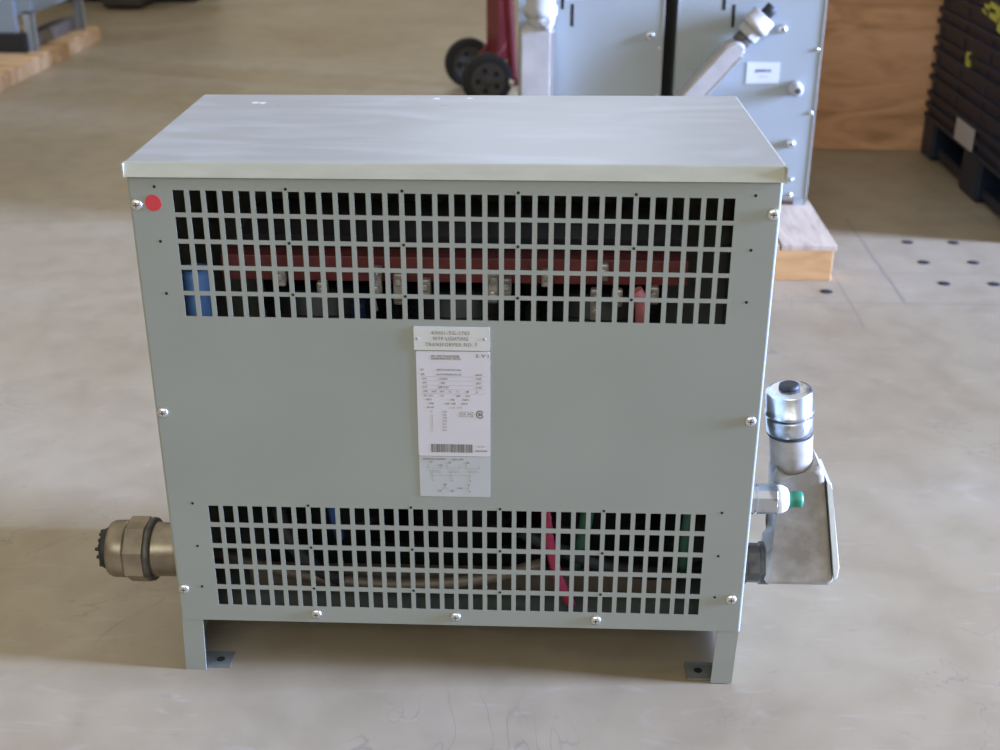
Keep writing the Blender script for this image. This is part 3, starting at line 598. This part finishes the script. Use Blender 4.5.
# ------------------------------------------------------------------ plywood sheet wall
PW = thing('plywood_panel', 'orange brown plywood sheet standing upright on the floor behind the right cabinet', 'plywood', (1.28, 3.65, 0))
MB().box(0.86, 2.30, 3.605, 3.623, 0.003, 1.22, 0, 0.001).build('sheet', PLY, PW)
for x in (0.90, 1.40, 2.00): MB().box(x, x + 0.04, 3.624, 3.71, 0, 1.22).build('stud', PINE, PW)

# ------------------------------------------------------------------ black bulk crate
BX = thing('bulk_crate', 'tall black ribbed plastic crate with a small dusty paper tag at the right edge', 'crate', (2.25, 3.0, 0))
x0, x1, y0, y1 = 1.68, 2.85, 2.36, 3.60; HC = 1.0
k = MB(); k.box(x0 + 0.014, x1 - 0.014, y0 + 0.014, y1 - 0.014, 0.15, HC).box(x0 + 0.17, x1 - 0.17, y0 + 0.1, y1 - 0.02, 0.01, 0.152)  # lower block added behind the fork pockets to stop light passing through
k.build('shell', PLASTIC, BX)
for z in (0.16, 0.205, 0.25, 0.315, 0.36, 0.425, 0.47, 0.535, 0.58, 0.645, 0.69, 0.755, 0.80, 0.865, 0.91, 0.965):
    MB().box(x0 + (0.0 if int(z * 1000) % 2 else 0.002), x1, y0, y1, z - 0.009, z + 0.009, 0, 0.003).build('rib', PLASTIC, BX)
for yc_ in (y0 + 0.05, 2.66, 2.95, 3.26, y1 - 0.05):
    MB().box(x0 + 0.010, x0 + 0.05, yc_ - 0.022, yc_ + 0.022, 0.15, HC - 0.01, 0, 0.003).build('upright_rib', PLASTIC, BX)
for xa, xb in ((x0 + 0.005, x0 + 0.17), (2.2, 2.36), (x1 - 0.17, x1 - 0.005)):
    for ya, yb in ((y0 + 0.005, y0 + 0.16), (2.84, 3.05), (y1 - 0.16, y1 - 0.003)):
        MB().box(xa, xb, ya, yb, 0.0, 0.16, 0, 0.012).build('foot', PLASTIC, BX)
    if xa < 1.75: MB().box(xa + 0.02, xa + 0.10, y0 + 0.02, y1 - 0.02, 0.02, 0.055, 0, 0.004).build('skid', PLASTIC, BX)
tg = MB().box(x0 - 0.004, x0, 2.935, 3.150, 0.165, 0.245).build('paper_tag', PAPER_DUSTY, BX)
for (ya, yb, za, zb) in ((3.135, 3.16, 0.435, 0.485), (2.86, 2.98, 0.63, 0.69), (2.90, 3.04, 0.655, 0.675), (2.80, 2.88, 0.60, 0.65), (3.0, 3.06, 0.64, 0.655)):
    MB().prism([(ya, za), (yb - 0.01, za + 0.008), (yb, zb), (ya + 0.012, zb - 0.006)], 'x', x0 - 0.003, x0 + 0.016).build('paint_mark', YELLOW, BX)

# ------------------------------------------------------------------ machine on a pallet, far left
P0 = pallet(None, -3.85, -2.66, 4.10, 6.23, 0.085, 'worn wooden pallet with open slats at the upper left', PINE_OLD, PINE_OLD, along='x', beams=4, bw=0.06, n_=13)
MC = thing('equipment_stand', 'blue grey machine housing on legs atop the worn pallet at the upper left', 'machine', (-3.1, 5.75, 0.085))
xa, xb, ya, yb = -3.50, -2.72, 5.33, 6.16
MB().box(xa, xb, ya, yb, 0.285, 1.05, 0, 0.004).build('housing', BLUEGREY, MC)
MB().box(-2.98, -2.80, ya - 0.03, ya + 0.004, 0.19, 1.05, 0, 0.003).build('front_channel', BLUEGREY, MC)
for x in (xa, xb - 0.05):
    for y in (ya, yb - 0.05):
        l = MB().box(x, x + 0.05, y, y + 0.006, 0.085, 0.30).box(x + 0.044, x + 0.05, y, y + 0.05, 0.085, 0.30).build('leg', PAINT_BACK, MC)
MB().box(-2.99, -2.755, ya - 0.05, ya - 0.005, 0.085, 0.19, 0, 0.003).build('dark_block', BLACK, MC)
MB().box(-3.45, -2.85, ya + 0.05, ya + 0.09, 0.20, 0.285).build('cross_member', BLACK, MC)
BE = MB().box(-2.86, -2.77, 5.42, 6.20, 0.0852, 0.155, 0, 0.004).build('timber_runner', GREYWOOD)
BE['label'] = 'grey timber runner lying on the worn pallet under the machine'; BE['category'] = 'timber'
# machines along the far left
FM = thing('machine_base', 'dark machine base with a rounded grey foot at the top left edge', 'machine', (-3.0, 8.0, 0))
MB().box(-3.08, -2.79, 7.50, 7.85, 0.012, 0.40, 0, 0.03, 3).build('foot', HUB, FM)
MB().box(-4.3, -2.5, 7.90, 8.6, 0.0, 1.1, 0, 0.01).build('housing', BLACK, FM)

# the cabinet has settled very slightly out of square
def settle(o):
    for c in o.children:
        if c.type == 'MESH':
            base = world_loc(c)
            for v in c.data.vertices:
                p = v.co + base
                t = 0.0 if p.z > ZT - 0.002 else min(1.0, max(0.0, (p.z - 0.45) / 0.38))
                if ZT - 0.002 < p.z < ZT + 0.004 and p.y < 0.01 and c.name.startswith('lid'): p.z -= 0.0045 * max(0, p.x)
                p.z = max(0.0, p.z + (0.0040 - 0.0085 * t) * p.x - 0.0012 * t)
                if abs(p.x) < 0.47:
                    if p.z < ZB: p.x -= 0.0045 * (1 - p.z / ZB)
                    if p.z > ZT + 0.01: p.x += (-0.0056 - 0.0085 * p.x) * p.y / D
                v.co = p - base
        settle(c)
settle(T)
for c in (P1, P2, P3): c.location.z += 0.0028
for c in T.children:
    if c.name.startswith('cable') and c.type == 'MESH' and 'gland' not in c.name:
        c['label'] = {'blue': 'light blue cable', 'dark': 'dark blue cable', 'red': 'red cable', 'green': 'green cable', 'pink': 'pink cable', 'navy': 'navy cable', 'brown': 'brown flexible conduit', 'black': 'black cable'}[c.data.materials[0].name.split('_')[0]]
